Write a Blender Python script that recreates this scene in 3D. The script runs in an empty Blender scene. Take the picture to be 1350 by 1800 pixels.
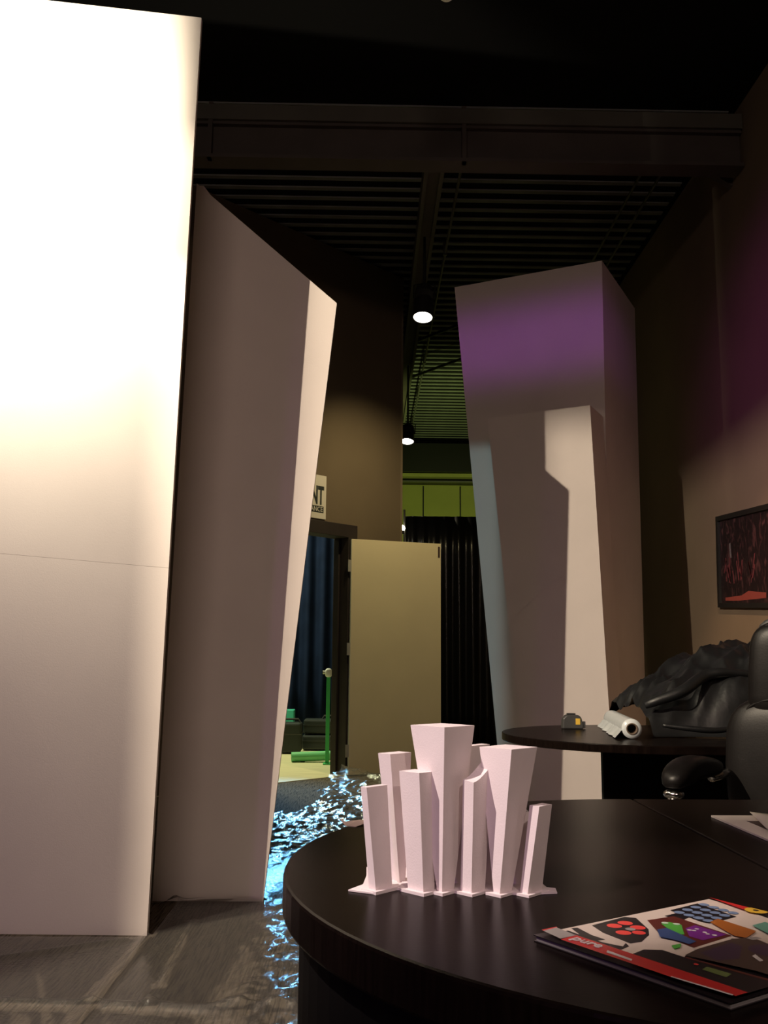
import bpy, bmesh, math, random
from mathutils import Vector, Matrix, noise
random.seed(7)
scene = bpy.context.scene
COL = scene.collection
PI = math.pi
R = math.radians

# ------------------------------------------------------------------ camera
FPX = 1626.0
CAM = Vector((0, 0, 1.0))
pitch, roll, yaw = math.atan(265 / FPX), R(0.5), R(-0.94)
_F = Vector((0, math.cos(pitch), math.sin(pitch)))
_U = Vector((0, -math.sin(pitch), math.cos(pitch)))
_R = Vector((1, 0, 0))
_R, _U = _R * math.cos(roll) + _U * math.sin(roll), _U * math.cos(roll) - _R * math.sin(roll)
_M = Matrix.Rotation(yaw, 3, 'Z')
_F, _U, _R = _M @ _F, _M @ _U, _M @ _R
cd = bpy.data.cameras.new('camera'); cam = bpy.data.objects.new('camera', cd); COL.objects.link(cam)
cd.sensor_fit = 'HORIZONTAL'; cd.sensor_width = 36; cd.lens = 36 * FPX / 1350
cd.clip_start = 0.02; cd.clip_end = 100
m4 = Matrix((_R, _U, -_F)).transposed().to_4x4(); m4.translation = CAM
cam.matrix_world = m4
scene.camera = cam

# ------------------------------------------------------------------ world, lights, exposure
scene.view_settings.view_transform = 'Standard'
scene.view_settings.look = 'None'
scene.view_settings.gamma = 1.0
scene.view_settings.use_curve_mapping = False
scene.view_settings.exposure = 0.0
w = bpy.data.worlds.new('world'); scene.world = w; w.use_nodes = True
w.node_tree.nodes['Background'].inputs[0].default_value = (0.9, 0.75, 0.7, 1)
w.node_tree.nodes['Background'].inputs[1].default_value = 0.012


def aim(o, target):
    d = Vector(target) - o.location
    o.rotation_euler = d.to_track_quat('-Z', 'Y').to_euler()


def spot(name, loc, target, power, col, angle, blend=0.3, radius=0.04):
    l = bpy.data.lights.new(name, 'SPOT'); l.energy = power; l.color = col
    l.spot_size = R(angle); l.spot_blend = blend; l.shadow_soft_size = radius
    o = bpy.data.objects.new(name, l); COL.objects.link(o); o.location = loc; aim(o, target)
    return o


def area(name, loc, target, power, col, sx, sy, spread=180):
    l = bpy.data.lights.new(name, 'AREA'); l.energy = power; l.color = col
    l.shape = 'RECTANGLE'; l.size = sx; l.size_y = sy; l.spread = R(spread)
    o = bpy.data.objects.new(name, l); COL.objects.link(o); o.location = loc; aim(o, target)
    return o


# flood lamp close to the big left tower burns it out
NEAR = (-1.75, 2.75, 3.22)
spot('near_flood_light', NEAR, (-1.38, 3.63, 2.95), 370, (1.0, 0.88, 0.66), 140, 0.9, 0.012)
# key lamp on the left, with added flaps: throws the tower shadows across the room
KEY = (-3.35, 0.14, 3.80)
spot('key_lamp_light', KEY, (0.9, 5.2, 1.2), 1450, (1.0, 0.83, 0.62), 60, 0.2, 0.018)
# track spot on the foam model
spot('model_spot_light', (-1.75, 0.62, 3.25), (0.1, 1.15, 0.84), 455, (1.0, 0.85, 0.78), 12, 0.7, 0.02)
spot('model_fill_light', (0.9, -2.0, 3.4), (0.2, 1.10, 0.80), 130, (1.0, 0.80, 0.70), 17, 0.8, 0.05)  # weak fill added for the model's right faces and the catalogue
spot('purple_model_light', (-2.4, -1.8, 2.4), (0.1, 1.15, 0.84), 55, (0.62, 0.25, 0.9), 12, 0.8, 0.05)
# dim soft fill added behind the camera to lift the shaded sides
area('front_fill_light', (-0.75, -3.0, 4.2), (0.0, 5.0, 0.8), 22, (1.0, 0.74, 0.62), 2.4, 0.6, 110)
# purple stage wash from the left behind the camera
spot('purple_wall_light', (-2.6, -1.0, 3.6), (2.6, 4.7, 2.8), 650, (0.75, 0.10, 0.70), 23, 0.9, 0.1)
spot('purple_low_light', (-3.2, -0.2, 2.2), (-1.5, 3.6, 0.2), 34, (0.75, 0.2, 0.8), 75, 0.9, 0.1)
area('purple_band_light', (-1.2, -2.2, 3.45), (1.17, 6.77, 3.44), 0.34, (0.62, 0.1, 0.9), 1.5, 0.55, 3)
# unseen warm fill added above the desk to brighten the right wall
spot('warm_wall_fill_light', (0.6, 2.0, 4.4), (2.6, 5.75, 1.3), 900, (1.0, 0.60, 0.32), 20, 0.8, 0.05)
# the two track lamps in view shine from their own builders; the stage room behind the door
area('stage_room_light', (-1.7, 10.4, 3.6), (-1.0, 9.6, 0.0), 150, (1.0, 1.0, 0.6), 1.0, 1.0)
spot('stage_work_light', (-1.15, 11.2, 2.3), (-0.45, 6.0, -0.08), 640, (0.17, 0.56, 1.0), 23, 0.15, 0.25)
# unseen narrow cool beam added to light only the tallest tower's edge
area('cool_edge_fill_light', (-2.6, 5.63, 1.75), (0.82, 6.95, 1.5), 0.34, (0.55, 0.9, 0.95), 0.30, 2.3, 2.5)
# yellow green uplight behind the black drape at the far end
spot('far_green_light', (1.0, 12.2, 1.9), (0.9, 14.6, 4.6), 200, (0.72, 0.88, 0.26), 130, 0.8, 0.1)


# ------------------------------------------------------------------ pixel helpers (only used to survey positions)
def ray(x, y): return _F + _R * ((x - 675) / FPX) + _U * ((900 - y) / FPX)
def atz(x, y, z): d = ray(x, y); return CAM + d * ((z - CAM.z) / d.z)
def aty(x, y, Y): d = ray(x, y); return CAM + d * (Y / d.y)
def atx(x, y, X): d = ray(x, y); return CAM + d * (X / d.x)
def onp(x, y, p, n): d = ray(x, y); return CAM + d * ((Vector(p) - CAM).dot(n) / d.dot(n))


# ------------------------------------------------------------------ materials
def mat(name, col, rough=0.6, metal=0.0, var=0.0, scale=8.0, bump=0.0, bscale=60.0, emit=None, spec=0.5, coat=0.0, stretch=None):
    m = bpy.data.materials.new(name); m.use_nodes = True
    nt = m.node_tree; b = nt.nodes['Principled BSDF']
    b.inputs['Base Color'].default_value = (*col, 1); b.inputs['Roughness'].default_value = rough
    b.inputs['Metallic'].default_value = metal; b.inputs['Specular IOR Level'].default_value = spec
    b.inputs['Coat Weight'].default_value = coat
    tc = nt.nodes.new('ShaderNodeTexCoord'); src = tc.outputs['Object']
    if stretch:
        mp = nt.nodes.new('ShaderNodeMapping'); mp.inputs['Scale'].default_value = stretch
        nt.links.new(src, mp.inputs[0]); src = mp.outputs[0]
    if var > 0:
        n = nt.nodes.new('ShaderNodeTexNoise'); n.inputs['Scale'].default_value = scale; n.inputs['Detail'].default_value = 5
        nt.links.new(src, n.inputs['Vector'])
        r = nt.nodes.new('ShaderNodeValToRGB')
        r.color_ramp.elements[0].position = 0.3; r.color_ramp.elements[1].position = 0.7
        r.color_ramp.elements[0].color = (*[c * (1 - var) for c in col], 1)
        r.color_ramp.elements[1].color = (*[min(1, c * (1 + var)) for c in col], 1)
        nt.links.new(n.outputs[0], r.inputs[0]); nt.links.new(r.outputs[0], b.inputs['Base Color'])
    if bump > 0:
        n2 = nt.nodes.new('ShaderNodeTexNoise'); n2.inputs['Scale'].default_value = bscale; n2.inputs['Detail'].default_value = 4
        nt.links.new(src, n2.inputs['Vector'])
        bp = nt.nodes.new('ShaderNodeBump'); bp.inputs['Strength'].default_value = bump; bp.inputs['Distance'].default_value = 0.01
        nt.links.new(n2.outputs[0], bp.inputs['Height']); nt.links.new(bp.outputs[0], b.inputs['Normal'])
    if emit:
        b.inputs['Emission Color'].default_value = (*emit[0], 1); b.inputs['Emission Strength'].default_value = emit[1]
    return m


M = {}
M['foam'] = mat('white_foam_board', (0.80, 0.73, 0.69), 0.75, var=0.03, scale=3, bump=0.05, bscale=200, spec=0.2)
M['foam_edge'] = mat('foam_board_edge', (0.55, 0.50, 0.46), 0.9, var=0.08, scale=30)
M['model'] = mat('pale_pink_foam', (0.80, 0.70, 0.70), 0.8, var=0.02, scale=40, bump=0.06, bscale=500, spec=0.15)
M['wall_brown'] = mat('brown_painted_wall', (0.13, 0.10, 0.068), 0.85, var=0.06, scale=2, bump=0.05, bscale=120, spec=0.2)
M['wall_right'] = mat('lightened_brown_wall', (0.22, 0.17, 0.12), 0.85, var=0.06, scale=2, bump=0.05, bscale=120, spec=0.2)  # same brown paint made lighter so the warm light on it shows
M['wall_far'] = mat('far_painted_wall', (0.40, 0.40, 0.13), 0.9, var=0.08, scale=2)
M['ceil'] = mat('black_ceiling', (0.009, 0.009, 0.009), 0.9, spec=0.1)
M['rib'] = mat('painted_deck_rib', (0.20, 0.21, 0.20), 0.6, var=0.2, scale=3)
M['steel'] = mat('painted_beam', (0.085, 0.070, 0.062), 0.7, var=0.15, scale=3)
M['steel_pale'] = mat('pale_beam_flange', (0.11, 0.105, 0.085), 0.7, var=0.15, scale=3)  # slightly paler tone for the beam's top strip and the joist plates
M['conduit'] = mat('galvanised_conduit', (0.20, 0.20, 0.19), 0.4, metal=0.6)
M['black'] = mat('black_painted_metal', (0.012, 0.012, 0.012), 0.45)
M['frame'] = mat('dark_brown_door_frame', (0.022, 0.016, 0.015), 0.55, var=0.2, scale=6)
M['door'] = mat('tan_painted_door', (0.62, 0.55, 0.37), 0.7, var=0.03, scale=3, spec=0.3)
M['door_edge'] = mat('pale_door_edge', (0.6, 0.62, 0.52), 0.6)
M['nickel'] = mat('brushed_hinge_metal', (0.45, 0.44, 0.40), 0.45, metal=0.7)
M['sign'] = mat('pale_sign_board', (0.55, 0.52, 0.47), 0.7)
M['ink'] = mat('black_ink', (0.012, 0.016, 0.016), 0.7)
M['wood'] = mat('dark_espresso_laminate', (0.0065, 0.004, 0.0033), 0.27, var=0.35, scale=14, bump=0.03, bscale=90, spec=0.16, stretch=(1, 14, 1))
M['wood'].node_tree.nodes['Principled BSDF'].inputs['IOR'].default_value = 1.2
M['wood_edge'] = mat('espresso_edge_band', (0.050, 0.030, 0.028), 0.45)
M['panel_black'] = mat('black_desk_panel', (0.004, 0.0035, 0.0035), 0.6, spec=0.1)
M['leather'] = mat('black_leather', (0.008, 0.007, 0.007), 0.38, var=0.2, scale=20, bump=0.025, bscale=200, spec=0.22)
M['chrome'] = mat('polished_chrome', (0.75, 0.74, 0.72), 0.15, metal=1.0)
M['jacket'] = mat('black_shiny_cloth', (0.008, 0.0085, 0.0095), 0.44, var=0.25, scale=12, bump=0.07, bscale=90, spec=0.5)
M['film'] = mat('milky_plastic_film', (0.62, 0.66, 0.68), 0.25, spec=0.7, var=0.06, scale=20, stretch=(1, 8, 1))
M['card'] = mat('brown_cardboard_tube', (0.12, 0.085, 0.06), 0.9)
M['dark_plastic'] = mat('dark_grey_plastic', (0.05, 0.05, 0.05), 0.35)
M['yellow'] = mat('yellow_tape_label', (0.75, 0.48, 0.06), 0.4)
M['paper'] = mat('white_paper', (0.78, 0.72, 0.64), 0.7, spec=0.2)
M['pinkpaper'] = mat('pale_pink_paper', (0.62, 0.48, 0.44), 0.8, spec=0.1)
M['blue_drape'] = mat('dark_blue_drape', (0.007, 0.014, 0.040), 0.8, var=0.25, scale=4, spec=0.1)
M['black_drape'] = mat('black_glossy_drape', (0.006, 0.006, 0.007), 0.28, spec=0.5, bump=0.15, bscale=30)
M['green'] = mat('bright_green_paint', (0.05, 0.48, 0.13), 0.45)
M['green_pale'] = mat('pale_green_tube', (0.18, 0.60, 0.26), 0.35)
M['case'] = mat('black_case_fabric', (0.016, 0.022, 0.022), 0.5, bump=0.1, bscale=60)
M['white_plastic'] = mat('white_plastic', (0.75, 0.78, 0.76), 0.4)
M['lampglow'] = mat('glowing_lamp_face', (1, 1, 1), 0.5, emit=((1.0, 0.93, 0.82), 9.0))
M['ledglow'] = mat('glowing_small_bulb', (1, 1, 1), 0.5, emit=((1.0, 0.92, 0.7), 12.0))
M['dimglow'] = mat('dim_lamp_rim', (1, 1, 1), 0.5, emit=((1.0, 0.8, 0.4), 0.05))
M['glass'] = mat('picture_glass', (0.01, 0.01, 0.012), 0.1, spec=0.4)


def carpet_mat():
    m = bpy.data.materials.new('lined_brown_carpet'); m.use_nodes = True; nt = m.node_tree; b = nt.nodes['Principled BSDF']
    b.inputs['Roughness'].default_value = 0.95; b.inputs['Specular IOR Level'].default_value = 0.1
    tc = nt.nodes.new('ShaderNodeTexCoord')
    mp = nt.nodes.new('ShaderNodeMapping'); mp.inputs['Scale'].default_value = (150, 7, 1); mp.inputs['Rotation'].default_value = (0, 0, R(-12))
    nt.links.new(tc.outputs['Object'], mp.inputs[0])
    n = nt.nodes.new('ShaderNodeTexNoise'); n.inputs['Scale'].default_value = 1.0; n.inputs['Detail'].default_value = 3
    nt.links.new(mp.outputs[0], n.inputs['Vector'])
    r = nt.nodes.new('ShaderNodeValToRGB')
    r.color_ramp.elements[0].position = 0.36; r.color_ramp.elements[1].position = 0.56
    r.color_ramp.elements[0].color = (0.042, 0.034, 0.027, 1); r.color_ramp.elements[1].color = (0.155, 0.127, 0.098, 1)
    nt.links.new(n.outputs[0], r.inputs[0])
    n2 = nt.nodes.new('ShaderNodeTexNoise'); n2.inputs['Scale'].default_value = 400
    nt.links.new(tc.outputs['Object'], n2.inputs['Vector'])
    mx = nt.nodes.new('ShaderNodeMix'); mx.data_type = 'RGBA'; mx.blend_type = 'MULTIPLY'; mx.inputs[0].default_value = 0.35
    nt.links.new(r.outputs[0], mx.inputs[6]); nt.links.new(n2.outputs[1], mx.inputs[7])
    nt.links.new(mx.outputs[2], b.inputs['Base Color'])
    bp = nt.nodes.new('ShaderNodeBump'); bp.inputs['Strength'].default_value = 0.4; bp.inputs['Distance'].default_value = 0.004
    nt.links.new(n.outputs[0], bp.inputs['Height']); nt.links.new(bp.outputs[0], b.inputs['Normal'])
    return m


def plank_mat():
    return mat('pale_stage_boards', (0.62, 0.58, 0.36), 0.5, var=0.12, scale=3, stretch=(1, 9, 1))


def plastic_mat():
    m = bpy.data.materials.new('clear_plastic_sheeting'); m.use_nodes = True; nt = m.node_tree
    for n in list(nt.nodes): nt.nodes.remove(n)
    out = nt.nodes.new('ShaderNodeOutputMaterial')
    tr = nt.nodes.new('ShaderNodeBsdfTransparent'); tr.inputs[0].default_value = (0.93, 0.93, 0.93, 1)
    gl = nt.nodes.new('ShaderNodeBsdfGlossy'); gl.inputs[0].default_value = (0.9, 0.9, 0.9, 1); gl.inputs['Roughness'].default_value = 0.2
    df = nt.nodes.new('ShaderNodeBsdfDiffuse'); df.inputs[0].default_value = (0.6, 0.6, 0.6, 1)
    fr = nt.nodes.new('ShaderNodeFresnel'); fr.inputs[0].default_value = 1.45
    tc = nt.nodes.new('ShaderNodeTexCoord')
    n = nt.nodes.new('ShaderNodeTexNoise'); n.inputs['Scale'].default_value = 55; n.inputs['Detail'].default_value = 4
    nt.links.new(tc.outputs['Object'], n.inputs['Vector'])
    bp = nt.nodes.new('ShaderNodeBump'); bp.inputs['Strength'].default_value = 0.22; bp.inputs['Distance'].default_value = 0.02
    nt.links.new(n.outputs[0], bp.inputs['Height']); nt.links.new(bp.outputs[0], gl.inputs['Normal'])
    m1 = nt.nodes.new('ShaderNodeMixShader'); m1.inputs[0].default_value = 0.06
    nt.links.new(tr.outputs[0], m1.inputs[1]); nt.links.new(df.outputs[0], m1.inputs[2])
    ma = nt.nodes.new('ShaderNodeMath'); ma.operation = 'MULTIPLY_ADD'; ma.inputs[1].default_value = 0.85; ma.inputs[2].default_value = 0.01
    ma.use_clamp = True
    nt.links.new(fr.outputs[0], ma.inputs[0])
    m2 = nt.nodes.new('ShaderNodeMixShader'); nt.links.new(ma.outputs[0], m2.inputs[0])
    nt.links.new(m1.outputs[0], m2.inputs[1]); nt.links.new(gl.outputs[0], m2.inputs[2])
    nt.links.new(m2.outputs[0], out.inputs[0])
    return m


M['carpet'] = carpet_mat(); M['planks'] = plank_mat(); M['plastic'] = plastic_mat()


def poster_mat():
    m = bpy.data.materials.new('dark_red_stage_print'); m.use_nodes = True; nt = m.node_tree; b = nt.nodes['Principled BSDF']
    b.inputs['Roughness'].default_value = 0.5
    tc = nt.nodes.new('ShaderNodeTexCoord')
    mp = nt.nodes.new('ShaderNodeMapping'); mp.inputs['Scale'].default_value = (7, 7, 3)
    nt.links.new(tc.outputs['Object'], mp.inputs[0])
    n = nt.nodes.new('ShaderNodeTexNoise'); n.inputs['Scale'].default_value = 3; n.inputs['Detail'].default_value = 6; n.inputs['Distortion'].default_value = 1.5
    nt.links.new(mp.outputs[0], n.inputs['Vector'])
    r = nt.nodes.new('ShaderNodeValToRGB')
    r.color_ramp.elements[0].position = 0.52; r.color_ramp.elements[1].position = 0.72
    r.color_ramp.elements[0].color = (0.012, 0.006, 0.008, 1); r.color_ramp.elements[1].color = (0.10, 0.04, 0.045, 1)
    nt.links.new(n.outputs[0], r.inputs[0]); nt.links.new(r.outputs[0], b.inputs['Base Color'])
    return m


M['poster'] = poster_mat()


# ------------------------------------------------------------------ mesh helpers
class MB:
    def __init__(s): s.v = []; s.f = []

    def add(s, vs, fs):
        o = len(s.v); s.v += [tuple(v) for v in vs]; s.f += [tuple(i + o for i in f) for f in fs]; return s

    def hexa(s, bot, top):
        return s.add(list(bot) + list(top), [(3, 2, 1, 0), (4, 5, 6, 7), (0, 1, 5, 4), (1, 2, 6, 5), (2, 3, 7, 6), (3, 0, 4, 7)])

    def box(s, a, b):
        (x0, y0, z0), (x1, y1, z1) = a, b
        return s.hexa([(x0, y0, z0), (x1, y0, z0), (x1, y1, z0), (x0, y1, z0)], [(x0, y0, z1), (x1, y0, z1), (x1, y1, z1), (x0, y1, z1)])

    def prism(s, poly, z0, z1):
        n = len(poly)
        s.add([(p[0], p[1], z0) for p in poly] + [(p[0], p[1], z1) for p in poly],
              [tuple(reversed(range(n))), tuple(range(n, 2 * n))] + [(i, (i + 1) % n, n + (i + 1) % n, n + i) for i in range(n)])
        return s

    def loft(s, bot, top):
        n = len(bot)
        s.add(list(bot) + list(top), [tuple(reversed(range(n))), tuple(range(n, 2 * n))] + [(i, (i + 1) % n, n + (i + 1) % n, n + i) for i in range(n)])
        return s

    def tube(s, pts, r, n=10, caps=True):
        pts = [Vector(p) for p in pts]; rr = r if isinstance(r, (list, tuple)) else [r] * len(pts)
        o = len(s.v); up = Vector((0, 0, 1))
        for i, p in enumerate(pts):
            d = (pts[min(i + 1, len(pts) - 1)] - pts[max(i - 1, 0)]).normalized()
            a = d.cross(up)
            if a.length < 1e-3: a = d.cross(Vector((1, 0, 0)))
            a.normalize(); b = a.cross(d)
            for k in range(n):
                t = 2 * PI * k / n; s.v.append(tuple(p + (a * math.cos(t) + b * math.sin(t)) * rr[i]))
        for i in range(len(pts) - 1):
            for k in range(n):
                s.f.append((o + i * n + k, o + i * n + (k + 1) % n, o + (i + 1) * n + (k + 1) % n, o + (i + 1) * n + k))
        if caps:
            s.f.append(tuple(o + k for k in range(n))); s.f.append(tuple(o + (len(pts) - 1) * n + k for k in range(n)))
        return s

    def lathe(s, prof, p0, axis, n=24):
        """prof: (radius, distance along axis)"""
        ax = Vector(axis).normalized(); a = ax.cross(Vector((0, 0, 1)))
        if a.length < 1e-3: a = Vector((1, 0, 0))
        a.normalize(); b = a.cross(ax); o = len(s.v); p0 = Vector(p0)
        for (r, h) in prof:
            for k in range(n):
                t = 2 * PI * k / n; s.v.append(tuple(p0 + ax * h + (a * math.cos(t) + b * math.sin(t)) * r))
        for i in range(len(prof) - 1):
            for k in range(n):
                s.f.append((o + i * n + k, o + i * n + (k + 1) % n, o + (i + 1) * n + (k + 1) % n, o + (i + 1) * n + k))
        return s

    def superell(s, c, rx, ry, rz, e1=0.4, e2=0.4, nu=28, nv=16, fn=None):
        def sp(v, e): return math.copysign(abs(v) ** e, v)
        o = len(s.v); c = Vector(c)
        for j in range(nv + 1):
            ph = -PI / 2 + PI * j / nv
            for i in range(nu):
                th = 2 * PI * i / nu
                p = Vector((rx * sp(math.cos(ph), e1) * sp(math.cos(th), e2), ry * sp(math.cos(ph), e1) * sp(math.sin(th), e2), rz * sp(math.sin(ph), e1)))
                if fn: p = fn(p)
                s.v.append(tuple(c + p))
        for j in range(nv):
            for i in range(nu):
                s.f.append((o + j * nu + i, o + j * nu + (i + 1) % nu, o + (j + 1) * nu + (i + 1) % nu, o + (j + 1) * nu + i))
        return s

    def build(s, name, m, parent=None, smooth=False, bevel=0.0):
        me = bpy.data.meshes.new(name); me.from_pydata(s.v, [], s.f)
        bm = bmesh.new(); bm.from_mesh(me); bmesh.ops.remove_doubles(bm, verts=bm.verts, dist=1e-6)
        bmesh.ops.recalc_face_normals(bm, faces=bm.faces); bm.to_mesh(me); bm.free()
        if smooth:
            for p in me.polygons: p.use_smooth = True
        me.materials.append(M[m] if isinstance(m, str) else m)
        o = bpy.data.objects.new(name, me); COL.objects.link(o)
        if parent:
            o.parent = parent; o.matrix_parent_inverse = Matrix.Identity(4)
            if not parent.get('_local'): o.matrix_parent_inverse = parent.matrix_world_inv if False else Matrix.Translation(-Vector(parent.location))
        if bevel > 0:
            b = o.modifiers.new('bevel', 'BEVEL'); b.width = bevel; b.segments = 2; b.limit_method = 'ANGLE'
        return o


def tag(o, label, cat, group=None):
    o['label'] = label; o['category'] = cat
    if group: o['group'] = group
    return o


def thing(name, label, cat, loc=(0, 0, 0), group=None):
    o = bpy.data.objects.new(name, None); COL.objects.link(o); o.location = loc; o.empty_display_size = 0.1
    return tag(o, label, cat, group)


def struct(o):
    o['kind'] = 'structure'; return o


def text_part(name, body, size, m, parent, origin, xdir, ydir, align='LEFT', squeeze=1.0, bold=0.0):
    cu = bpy.data.curves.new(name, 'FONT'); cu.body = body; cu.size = size; cu.align_x = align; cu.extrude = 0.0004; cu.offset = bold
    t = bpy.data.objects.new('tmp', cu); COL.objects.link(t)
    dg = bpy.context.evaluated_depsgraph_get(); dg.update()
    me = bpy.data.meshes.new_from_object(t.evaluated_get(dg)); bpy.data.objects.remove(t)
    xd = Vector(xdir).normalized(); yd = Vector(ydir).normalized(); zd = xd.cross(yd)
    for v in me.vertices:
        p = Vector(origin) + xd * v.co.x * squeeze + yd * v.co.y + zd * (v.co.z + 0.0006); v.co = p
    me.materials.clear(); me.materials.append(M[m] if isinstance(m, str) else m)
    o = bpy.data.objects.new(name, me); COL.objects.link(o); o.parent = parent
    o.matrix_parent_inverse = Matrix.Translation(-Vector(parent.location))
    return o


# ------------------------------------------------------------------ the shell
CE = 4.93
fl = struct(MB().box((-5.2, -4, -0.1), (2.75, 17, 0)).build('floor', 'carpet'))
struct(MB().box((2.6, -4, 0), (2.75, 17, CE)).build('wall_right', 'wall_right'))
struct(MB().box((-5.2, -4, 0), (-5.05, 4.0, CE)).build('wall_left', 'wall_brown'))
struct(MB().box((-5.2, -4.15, 0), (2.75, -4, CE)).build('wall_rear', 'wall_brown'))
struct(MB().box((-0.2, 16.5, 0), (2.75, 16.65, CE)).build('wall_far', 'wall_far'))
ceiling = struct(MB().box((-5.2, -4, CE + 0.05), (2.75, 17, CE + 0.15)).build('ceiling', 'ceil'))
# ribs of the corrugated roof deck, one by one
rib = None
y = 6.15
while y < 16.4:
    if rib is None:
        rb = MB(); rb.loft([(-3.2, -0.025, 0), (2.58, -0.025, 0), (2.58, 0.025, 0), (-3.2, 0.025, 0)], [(-3.2, -0.028, 0.012), (2.58, -0.028, 0.012), (2.58, 0.028, 0.012), (-3.2, 0.028, 0.012)])
        o = rb.build('rib', 'rib'); rib = o
    else:
        o = rib.copy(); COL.objects.link(o)
    o.parent = ceiling; o.location = (0, y, CE + 0.039)
    y += 0.168

# 45 degree wall with the doorway; hinge side of the opening at HX,HY
HX, HY = -0.2, 8.53
wd = Vector((math.sin(R(45)), math.cos(R(45)), 0)); wn = Vector((wd.y, -wd.x, 0))   # wn points into the room
def wp(s, off, z): return Vector((HX, HY, 0)) + wd * s + wn * off + Vector((0, 0, z))
def wbox(mb, s0, s1, o0, o1, z0, z1):
    return mb.hexa([wp(s0, o0, z0), wp(s1, o0, z0), wp(s1, o1, z0), wp(s0, o1, z0)], [wp(s0, o0, z1), wp(s1, o0, z1), wp(s1, o1, z1), wp(s0, o1, z1)])
DH = 2.15
SEND = 0.75
mb = MB()
wbox(mb, 0.10, SEND, -0.14, 0.0, 0, CE)
wbox(mb, -6.2, -1.05, -0.14, 0.0, 0, CE)
wbox(mb, -1.05, 0.10, -0.14, 0.0, DH + 0.06, CE)
struct(mb.build('wall_angled', 'wall_brown'))
e0 = wp(SEND, 0, 0)
struct(MB().box((e0.x - 0.14, e0.y - 0.02, 0), (e0.x, 16.5, CE)).build('wall_passage', 'wall_brown'))
# door frame
df = MB()
for (s0, s1) in ((0.0, 0.115), (-1.065, -0.95)):
    wbox(df, s0, s1, -0.16, 0.02, 0, DH)
wbox(df, -1.065, 0.115, -0.16, 0.02, DH - 0.005, DH + 0.115)
wbox(df, 0.0 - 0.02, 0.0, -0.16, -0.09, 0, DH - 0.005)
d1 = struct(df.build('door_1', 'frame', bevel=0.004))
# trims: far header and pale rails above the drape
zf = aty(770, 855, 16.5).z
struct(MB().box((0.4, 16.2, zf + 0.02), (2.6, 16.5, zf + 0.10)).build('trim_1', 'black'))
struct(MB().box((0.4, 16.1, aty(770, 846, 16.1).z - 0.012), (2.6, 16.2, aty(770, 846, 16.1).z + 0.012)).build('trim_2', 'conduit'))
struct(MB().box((0.4, 16.0, aty(770, 835, 16.0).z - 0.03), (2.6, 16.2, aty(770, 835, 16.0).z + 0.03)).build('trim_3', 'wall_far'))
struct(MB().box((0.4, 15.9, aty(770, 831, 16.0).z), (2.6, 16.5, CE - 0.1)).build('trim_4', 'black'))

for k, px_ in enumerate((744, 809)):
    q_ = aty(px_, 880, 16.49); struct(MB().box((q_.x - .012, 16.485, 2.4), (q_.x + .012, 16.5, zf)).build('trim_%d' % (5 + k), 'black'))

# transverse roof beam (plate web with flanges, stiffeners and a pale top strip)
bt = thing('roof_beam', 'long dark steel beam crossing the room under the black ceiling', 'beam', (0, 6.0, 4.45))
MB().box((-4.9, 5.99, 4.45), (2.59, 6.03, 4.70)).build('web', 'steel', bt)
MB().box((-4.9, 5.93, 4.44), (2.59, 6.09, 4.465)).build('bottom_flange', 'steel', bt)
MB().box((-4.9, 5.93, 4.725), (2.59, 5.985, 4.835)).build('top_strip', 'steel_pale', bt)
MB().box((-4.9, 5.95, 4.70), (2.59, 6.09, 4.722)).build('top_flange', 'steel', bt)
for x in (-1.15, 0.62):
    MB().box((x, 5.935, 4.44), (x + 0.03, 5.99, 4.86)).build('stiffener', 'steel', bt)
lb = thing('roof_joist', 'dark steel joist running down the room above the track lamps', 'beam', (0.47, 6.1, 4.6))
for x in (0.385, 0.505):
    MB().box((x, 6.1, 4.62), (x + 0.03, 16.0, 4.78)).build('side_plate', 'steel_pale', lb)
MB().box((0.415, 6.1, 4.66), (0.505, 16.0, 4.70)).build('web', 'steel', lb)
for i in range(5):
    MB().box((0.415, 6.4 + i * 2.1, 4.70), (0.505, 6.5 + i * 2.1, CE + 0.03)).build('hanger', 'black', lb)
cb = thing('conduit_run', 'thin grey conduit running along the deck beside the joist', 'conduit', (0.69, 6.2, 4.82))
MB().tube([(0.69, 6.15, 4.82), (0.69, 11, 4.82), (0.69, 16, 4.82)], 0.012, 8).build('pipe', 'conduit', cb)
for i in range(6):
    MB().box((0.672, 6.6 + i * 1.6, 4.80), (0.708, 6.63 + i * 1.6, CE + 0.0)).build('strap', 'conduit', cb)
# second pair of conduits by the right wall, and bracing bars
for k, x in enumerate((2.12, 2.28)):
    tag(MB().tube([(x, 6.15, 4.84), (x + 0.02, 11, 4.84), (x, 16, 4.84)], 0.012, 8).build('conduit_run', 'conduit'),
        ('thin conduit under the dark ceiling, the one farther from the right wall', 'thin conduit under the dark ceiling, the one nearer the right wall')[k], 'conduit', 'conduits by the right wall')
for k, (y0, y1) in enumerate(((8.9, 10.4), (10.2, 11.8))):
    tag(MB().tube([(0.55, y1, 4.74), (1.9, y0, 4.80)], 0.018, 6).build('brace_bar', 'black'),
        ('black diagonal brace under the ribbed ceiling, the nearer of two', 'black diagonal brace under the ribbed ceiling, the farther of two')[k], 'brace', 'ceiling braces')
br = thing('wall_bracket', 'dark beam bracket at the top of the right wall', 'bracket', (2.45, 6.3, 4.5))
MB().box((2.05, 6.16, 4.66), (2.60, 6.24, 4.74)).build('arm', 'steel', br)
MB().loft([(2.25, 6.17, 4.66), (2.60, 6.17, 4.42), (2.60, 6.23, 4.42), (2.25, 6.23, 4.66)], [(2.31, 6.17, 4.66), (2.60, 6.17, 4.46), (2.60, 6.23, 4.46), (2.31, 6.23, 4.66)]).build('gusset', 'steel', br)


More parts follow.
